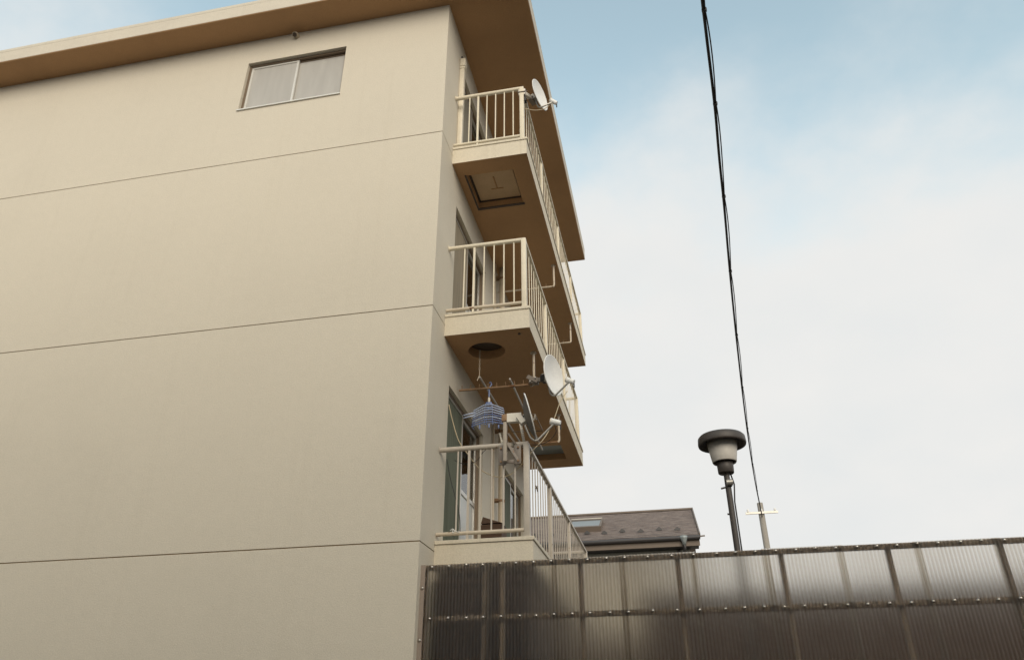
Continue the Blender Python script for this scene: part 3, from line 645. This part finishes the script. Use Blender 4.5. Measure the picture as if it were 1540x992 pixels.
for k, s in enumerate(seams): sheet(s, s + 0.70, FT + (0.0, 0.002, 0.001, 0.006, -0.004, 0.003)[k % 6], -0.0032 * (k % 2) )
mbp = [0.03, 0.63, 0.80, 1.56, 2.47, 3.39, 4.30, 5.21, 6.12, 7.03]
for k, x in enumerate(mbp):
    wd = 0.022 if k not in (0, ) else 0.018
    MB().box(x - wd, x + wd, FY + 0.048, FY + 0.088, G, FT - 0.004, 0.002).build('post', 'fence_frame', fen)
for zz, hh in ((FT - 0.024, 0.022), (1.048, 0.0235), (0.54, 0.023), (0.03, 0.023), (-0.5, 0.023), (-1.0, 0.023)):
    MB().box(0.05, FR, FY + 0.008, FY + 0.046, zz - hh, zz + hh, 0.002).build('rail', 'fence_frame', fen)
MB().box(0.001, 0.045, FY - 0.012, FY - 0.0095, G, FT).build('edge_strip', 'fence_frame', fen)
mb = MB().lathe([(0.0001, -0.009), (0.006, -0.009), (0.0095, -0.006), (0.0095, -0.002), (0.0135, -0.001), (0.0145, 0.003), (0.0135, 0.005)], 12)
mb.xform(Matrix.Rotation(R(-90), 4, 'X')); sm = mb.mesh('screw'); sm.materials.append(MATS['screw_steel'])
for zz in (FT - 0.020, 1.048, 0.54):
    x = 0.112
    while x < FR - 0.1:
        obj('screw', sm, None, fen, (x + random.uniform(-0.006, 0.006), FY - 0.013, zz + random.uniform(-0.004, 0.004)), (random.uniform(-.15, .15), 0, random.uniform(-.2, .2))); x += 0.17 + random.uniform(-0.008, 0.008) + (0.04 if 1.85 < x < 2.7 else 0)
for zz in (1.33, 0.86): obj('screw', sm, None, fen, (0.024, FY - 0.019, zz))

# dark things added behind the fence to darken the sheets, only seen blurred
sh = thing('added_shed', (4.2, 3.4, G), 'added dark wooden shed, blurred, darkening the right part of the corrugated fence', 'shed')
for k in range(34): MB().box(2.0 + k * 0.16, 2.0 + k * 0.16 + 0.155, 2.9 + 0.004 * (k % 2), 2.93, G, 1.62).build('plank', 'wood_dark', sh)
MB().box(2.02, 7.4, 2.94, 4.6, G, 1.60).build('shed_body', 'wood_dark', sh)
MB().box(1.95, 7.5, 2.86, 4.7, 1.622, 1.66).build('shed_roof', 'gutter_dark', sh)
lk = thing('added_locker', (0.52, 1.3, G), 'added dark locker, blurred, darkening the left end of the corrugated fence', 'locker')
MB().box(0.06, 1.0, 0.45, 2.6, G, 1.42, 0.01).build('locker_body', 'wood_dark', lk)
for k in range(2): MB().box(0.08 + k * 0.46, 0.525 + k * 0.46, 0.43, 0.448, G + 0.05, 1.38).build('locker_door', 'wood_dark', lk)
MB().box(0.03, 1.03, 0.40, 2.63, 1.422, 1.46).build('locker_top', 'wood_dark', lk)
bf = thing('added_board_fence', (2.5, 7.6, G), 'added dark board fence, blurred, darkening the left part of the corrugated fence', 'fence')
for k in range(66): MB().box(-3.2 + k * 0.16, -3.2 + k * 0.16 + 0.155, 7.6 + 0.004 * (k % 2), 7.63, G, 1.75).build('board', 'wood_dark', bf)
for z in (-1.2, 0.2, 1.5): MB().box(-3.2, 7.3, 7.631, 7.68, z, z + 0.09).build('rail', 'wood_dark', bf)

# ------------------------------------------------------------------ neighbouring house
ZE, ZR, YEV, YR = 4.986, 6.479, 14.0, 17.0; HX0, HX1 = -9.0, 3.235
hou = thing('neighbour_house', (-3, 17, G), 'house with brown shingled roof and dark gutter behind the fence', 'house')
mb = MB().box(HX0 + 0.35, HX1 - 0.30, 14.45, 19.55, G, 4.78)
ga = [(HX1 - 0.30, 14.45, 4.78), (HX1 - 0.30, 19.55, 4.78), (HX1 - 0.30, 17.0, 6.10)]
mb.add(ga + [(HX0 + 0.35, y, z) for _, y, z in ga], [(0, 1, 2), (5, 4, 3)]); mb.build('wall', 'house_wall', hou)
MB().box(HX1 - 0.298, HX1 - 0.26, 14.40, 14.60, G, 4.62).build('corner_board', 'house_dark', hou)
MB().box(HX0 + 0.3, HX1 - 0.26, 14.38, 14.449, 4.40, 4.60).build('frieze_board', 'house_dark', hou)
def roof_plane(ye, ze):
    sl = math.hypot(YR - ye, ZR - ze); mb = MB(); th_ = 0.05
    mb.add([(HX0, ye, ze), (HX1, ye, ze), (HX1 - 0.02, YR, ZR), (HX0, YR, ZR), (HX0, ye, ze - th_), (HX1, ye, ze - th_), (HX1 - 0.02, YR, ZR - th_), (HX0, YR, ZR - th_)],
           [(0, 1, 2, 3), (7, 6, 5, 4), (0, 4, 5, 1), (1, 5, 6, 2), (3, 2, 6, 7), (0, 3, 7, 4)])
    o = mb.build('roof', 'shingles', hou); uv = o.data.uv_layers.new(name='UVMap')
    for lp in o.data.loops:
        c = o.data.vertices[lp.vertex_index].co; uv.data[lp.index].uv = (c.x, (abs(c.y - ye)) / abs(YR - ye) * sl)
    return o
r1 = roof_plane(YEV, ZE); r2 = roof_plane(20.0, ZE)
# shingle courses as real stepped strips
for k in range(20):
    q = k / 20.0; y = YEV + 3.0 * q; z = ZE + (ZR - ZE) * q; y2 = YEV + 3.0 * (k + 1.02) / 20; z2 = ZE + (ZR - ZE) * (k + 1.02) / 20
    mb = MB(); mb.add([(HX0, y, z + 0.016), (HX1 - 0.03, y, z + 0.016), (HX1 - 0.03, y2, z2 + 0.005), (HX0, y2, z2 + 0.005), (HX0, y, z + 0.001), (HX1 - 0.03, y, z + 0.001)], [(0, 1, 2, 3), (4, 5, 1, 0)])
    o = mb.build('shingle_course', 'shingles', r1); uv = o.data.uv_layers.new(name='UVMap')
    for lp in o.data.loops:
        c = o.data.vertices[lp.vertex_index].co; uv.data[lp.index].uv = (c.x + (k % 2) * 0.22 + k * 0.031, (c.y - YEV) / 3.0 * 3.35)
MB().bar((HX0, YR, ZR + 0.02), (HX1, YR, ZR + 0.02), 0.16, 0.05).build('ridge_cap', 'fascia_brown', r1)
MB().bar((HX1, YEV, ZE - 0.02), (HX1 - 0.02, YR, ZR - 0.0), 0.035, 0.12).build('verge_board', 'fascia_brown', r1)
MB().box(HX0, HX1 - 0.02, YEV + 0.02, YEV + 0.05, 4.70, 4.935).build('fascia', 'fascia_brown', hou)
MB().box(HX0, HX1 - 0.05, YEV + 0.051, 14.449, 4.70, 4.72).build('soffit', 'gutter_dark', hou)
gt = MB().tube([(HX0, YEV - 0.05, 4.895), (HX1 + 0.0, YEV - 0.05, 4.905)], 0.06, 14).build('gutter', 'gutter_dark', hou)
MB().bar((HX1 - 0.02, YEV - 0.05, 4.925), (HX1 + 0.13, YEV - 0.05, 4.935), 0.04, 0.03).build('gutter_end', 'fascia_brown', gt)
dp = MB().lathe([(0.001, -0.14), (0.05, -0.14), (0.06, -0.06), (0.105, 0.03), (0.11, 0.09), (0.001, 0.09)], 14).xform(Matrix.Translation((2.80, YEV - 0.06, 4.86))).build('downpipe_hopper', 'blue_grey_steel', gt)
MB().tube(smooth([(2.80, YEV - 0.06, 4.73), (2.80, YEV - 0.04, 4.62), (2.76, YEV + 0.1, 4.54), (2.66, YEV + 0.36, 4.46), (2.64, YEV + 0.40, 4.30), (2.64, YEV + 0.40, -1.5)], 5), 0.035, 10).build('downpipe', 'gutter_dark', gt)
nz = Vector((0, -(ZR - ZE), 3.0)).normalized()
sgm = MB(); sgm.box(-0.075, 0.075, -0.012, 0.0, 0.01, 0.05); sgm.add([(-0.10, -0.008, 0.04), (0.10, -0.008, 0.04), (0, -0.008, 0.115), (-0.10, 0.004, 0.04), (0.10, 0.004, 0.04), (0, 0.004, 0.115)], [(0, 1, 2), (5, 4, 3), (0, 3, 4, 1), (1, 4, 5, 2), (2, 5, 3, 0)]); sgm.box(-0.012, 0.012, 0.004, 0.09, 0.0, 0.02)
me = sgm.mesh('snow_guard'); me.materials.append(MATS['gutter_dark'])
xs = [-0.92, -0.40, 0.113, 0.616, 1.12, 1.648, 2.158, 2.662] + [-1.42 - 0.52 * k for k in range(6)]
for k, x in enumerate(xs):
    y = 14.57 if k % 2 == 0 else 14.47; z = ZE + (ZR - ZE) * (y - YEV) / 3.0 + 0.012
    obj('snow_guard', me, None, r1, (x, y, z))
# roof window
def rp(x, s, o): return Vector((x, YEV + 3.0 * s, ZE + (ZR - ZE) * s)) + nz * o
mb = MB()
for (xa, xb, sa, sb) in ((-0.50, 0.50, 0.29, 0.325), (-0.50, 0.50, 0.575, 0.61), (-0.50, -0.44, 0.325, 0.575), (0.44, 0.50, 0.325, 0.575)):
    P = [rp(x, s, o) for x in (xa, xb) for s in (sa, sb) for o in (0.0, 0.16)]
    mb.add(P, [(0, 1, 3, 2), (4, 6, 7, 5), (0, 4, 5, 1), (2, 3, 7, 6), (0, 2, 6, 4), (1, 5, 7, 3)])
sk = mb.build('roof_window', 'fascia_brown', r1)
P = [rp(x, s, o) for x in (-0.44, 0.44) for s in (0.325, 0.575) for o in (0.10, 0.14)]
t = NT('roof_glass'); t.set(Base_Color=(0.20, 0.22, 0.23), Roughness=0.35, IOR=1.45)
MB().add(P, [(0, 1, 3, 2), (4, 6, 7, 5), (0, 4, 5, 1), (2, 3, 7, 6), (0, 2, 6, 4), (1, 5, 7, 3)]).build('pane', 'roof_glass', sk)
MB().bar(rp(-0.47, 0.61, 0.165), rp(0.47, 0.61, 0.165), 0.05, 0.02).build('flashing', 'white_aluminium', sk)

# ------------------------------------------------------------------ unseen house added behind the viewer to shade the lower wall
oh = thing('added_shade_house', (0, -14, G), 'unseen two-storey house added across the road to shade the lower apartment wall', 'house')
MB().box(-16, 15, -18, -11, G, 5.6).build('wall', 'house_wall', oh)
mb = MB(); mb.add([(-16.5, -10.5, 5.602), (15.5, -10.5, 5.602), (15.5, -18.5, 5.602), (-16.5, -18.5, 5.602), (-16.5, -14.5, 7.4), (15.5, -14.5, 7.4)], [(0, 1, 2, 3), (0, 4, 5, 1), (2, 5, 4, 3), (0, 3, 4), (1, 5, 2)]); mb.build('roof', 'fascia_brown', oh)
for zq in (-0.7, 2.6):
    for k in range(7):
        wx = -14 + 4.2 * k; wo = MB().box(wx, wx + 1.7, -10.999, -10.95, zq, zq + 1.2).build('window', 'white_aluminium', oh)
        for q in (0, 1): MB().box(wx + 0.06 + q * 0.82, wx + 0.82 + q * 0.82, -10.949, -10.94, zq + 0.06, zq + 1.14).build('pane', 'frosted_glass', wo)

# ------------------------------------------------------------------ street lamp, power cable, pole
lx, ly = 3.105, 1.2
lam = thing('street_lamp', (lx, ly, G), 'round street lamp with grey shade and wide dark cap on a pole', 'street lamp')
MB().tube([(lx, ly, G), (lx, ly, 2.66)], 0.032, 14).build('pole', 'lamp_dark', lam)
LT = Matrix.Translation((lx, ly, 0))
MB().lathe([(0.001, 2.615), (0.080, 2.615), (0.086, 2.622), (0.094, 2.80), (0.001, 2.80)], 28).xform(LT).build('collar', 'lamp_dark', lam)
MB().lathe([(0.118, 2.748), (0.126, 2.738), (0.132, 2.748), (0.172, 2.985), (0.160, 2.985), (0.118, 2.748)], 40).xform(LT).build('shade', 'lamp_grey', lam)
MB().lathe([(0.001, 3.098), (0.08, 3.094), (0.17, 3.070), (0.240, 3.048), (0.260, 3.025), (0.266, 2.960), (0.260, 2.938), (0.250, 2.940), (0.240, 2.990), (0.155, 3.005), (0.001, 3.012)], 48).xform(LT).build('cap', 'lamp_dark', lam)
MB().lathe([(0.001, 2.83), (0.10, 2.82), (0.12, 2.80), (0.11, 2.79), (0.001, 2.79)], 24).xform(LT).build('lamp_base', 'lamp_dark', lam)
MB().tube([(lx + 0.05, ly + 0.05, 2.62), (lx + 0.07, ly + 0.03, 2.50), (lx + 0.045, ly, 2.3), (lx + 0.038, ly, -1.0)], 0.008, 8).build('lamp_lead', 'black_rubber', lam)
MB().tube([(lx, ly, 3.09), (lx, ly, 3.125)], 0.016, 10).build('knob', 'lamp_dark', lam)
MB().tube([(lx - 0.015, ly - 0.05, 2.50), (lx + 0.05, ly - 0.05, 2.50)], 0.035, 12).build('pole_clamp', 'galvanised', lam)
MB().tube([(lx - 0.08, ly - 0.02, 2.445), (lx + 0.04, ly - 0.02, 2.47)], 0.010, 8).build('clamp_bolt', 'lamp_dark', lam)
MB().tube([(lx - 0.05, ly, 2.17), (lx + 0.0, ly, 2.16)], 0.010, 8).build('clamp_bolt', 'lamp_dark', lam)

ca = [(3.05, -6.5, 7.25), (3.18, -3.4, 7.0), (3.311, -1.817, 6.9), (3.383, -1.125, 6.9), (3.507, 0.016, 6.9), (3.595, 1.021, 6.9), (3.711, 2.23, 6.9), (3.863, 3.956, 6.9), (4.151, 6.966, 6.93), (4.62, 11.5, 7.05), (5.25, 17.0, 7.3), (6.0, 23.0, 7.65)]
cab = thing('overhead_cable', (4.15, 6.97, 6.93), 'thick black overhead cable bundle with ties crossing the blue sky', 'cable')
P = smooth(ca, 24)
MB().tube(P, 0.018, 10).build('main_cable', 'black_rubber', cab)
ties = [-5.0, -3.2, -1.44, -0.05, 1.85, 3.9, 6.2, 8.8, 11.8, 15.0, 18.5]
Q = []
for p in P:
    g = 0.0
    for a, b in zip(ties, ties[1:]):
        if a <= p.y <= b: g = math.sin(math.pi * ((p.y - a) / (b - a)) ** 0.8)
    Q.append(p + Vector((0.016 + 0.020 * g, 0, -0.006 - 0.014 * g)))
MB().tube(Q, 0.008, 8).build('thin_cable', 'black_rubber', cab)
for ty in ties:
    i = min(range(1, len(P) - 1), key=lambda k: abs(P[k].y - ty)); tg = (P[i + 1] - P[i - 1]).normalized(); c = P[i] + Vector((0.008, 0, -0.003))
    MB().tube([c - tg * 0.02, c + tg * 0.02], 0.028, 12).build('cable_tie', 'black_rubber', cab)
pole = thing('utility_pole', (6.0, 23.05, G), 'slender concrete utility pole far beyond the fence', 'pole')
MB().tube([(6.0, 23.05, G), (6.0, 23.05, 8.2)], 0.16, 16, True, 0.11).build('shaft', 'concrete', pole)
MB().box(5.4, 6.6, 22.88, 22.94, 7.75, 7.83).build('cross_arm', 'galvanised', pole)
for dx in (-0.5, 0.0, 0.5): MB().lathe([(0.001, 0), (0.04, 0), (0.05, 0.03), (0.03, 0.05), (0.05, 0.08), (0.02, 0.12), (0.001, 0.12)], 10).xform(Matrix.Translation((6.0 + dx, 22.91, 7.831))).build('insulator', 'dish_white', pole)
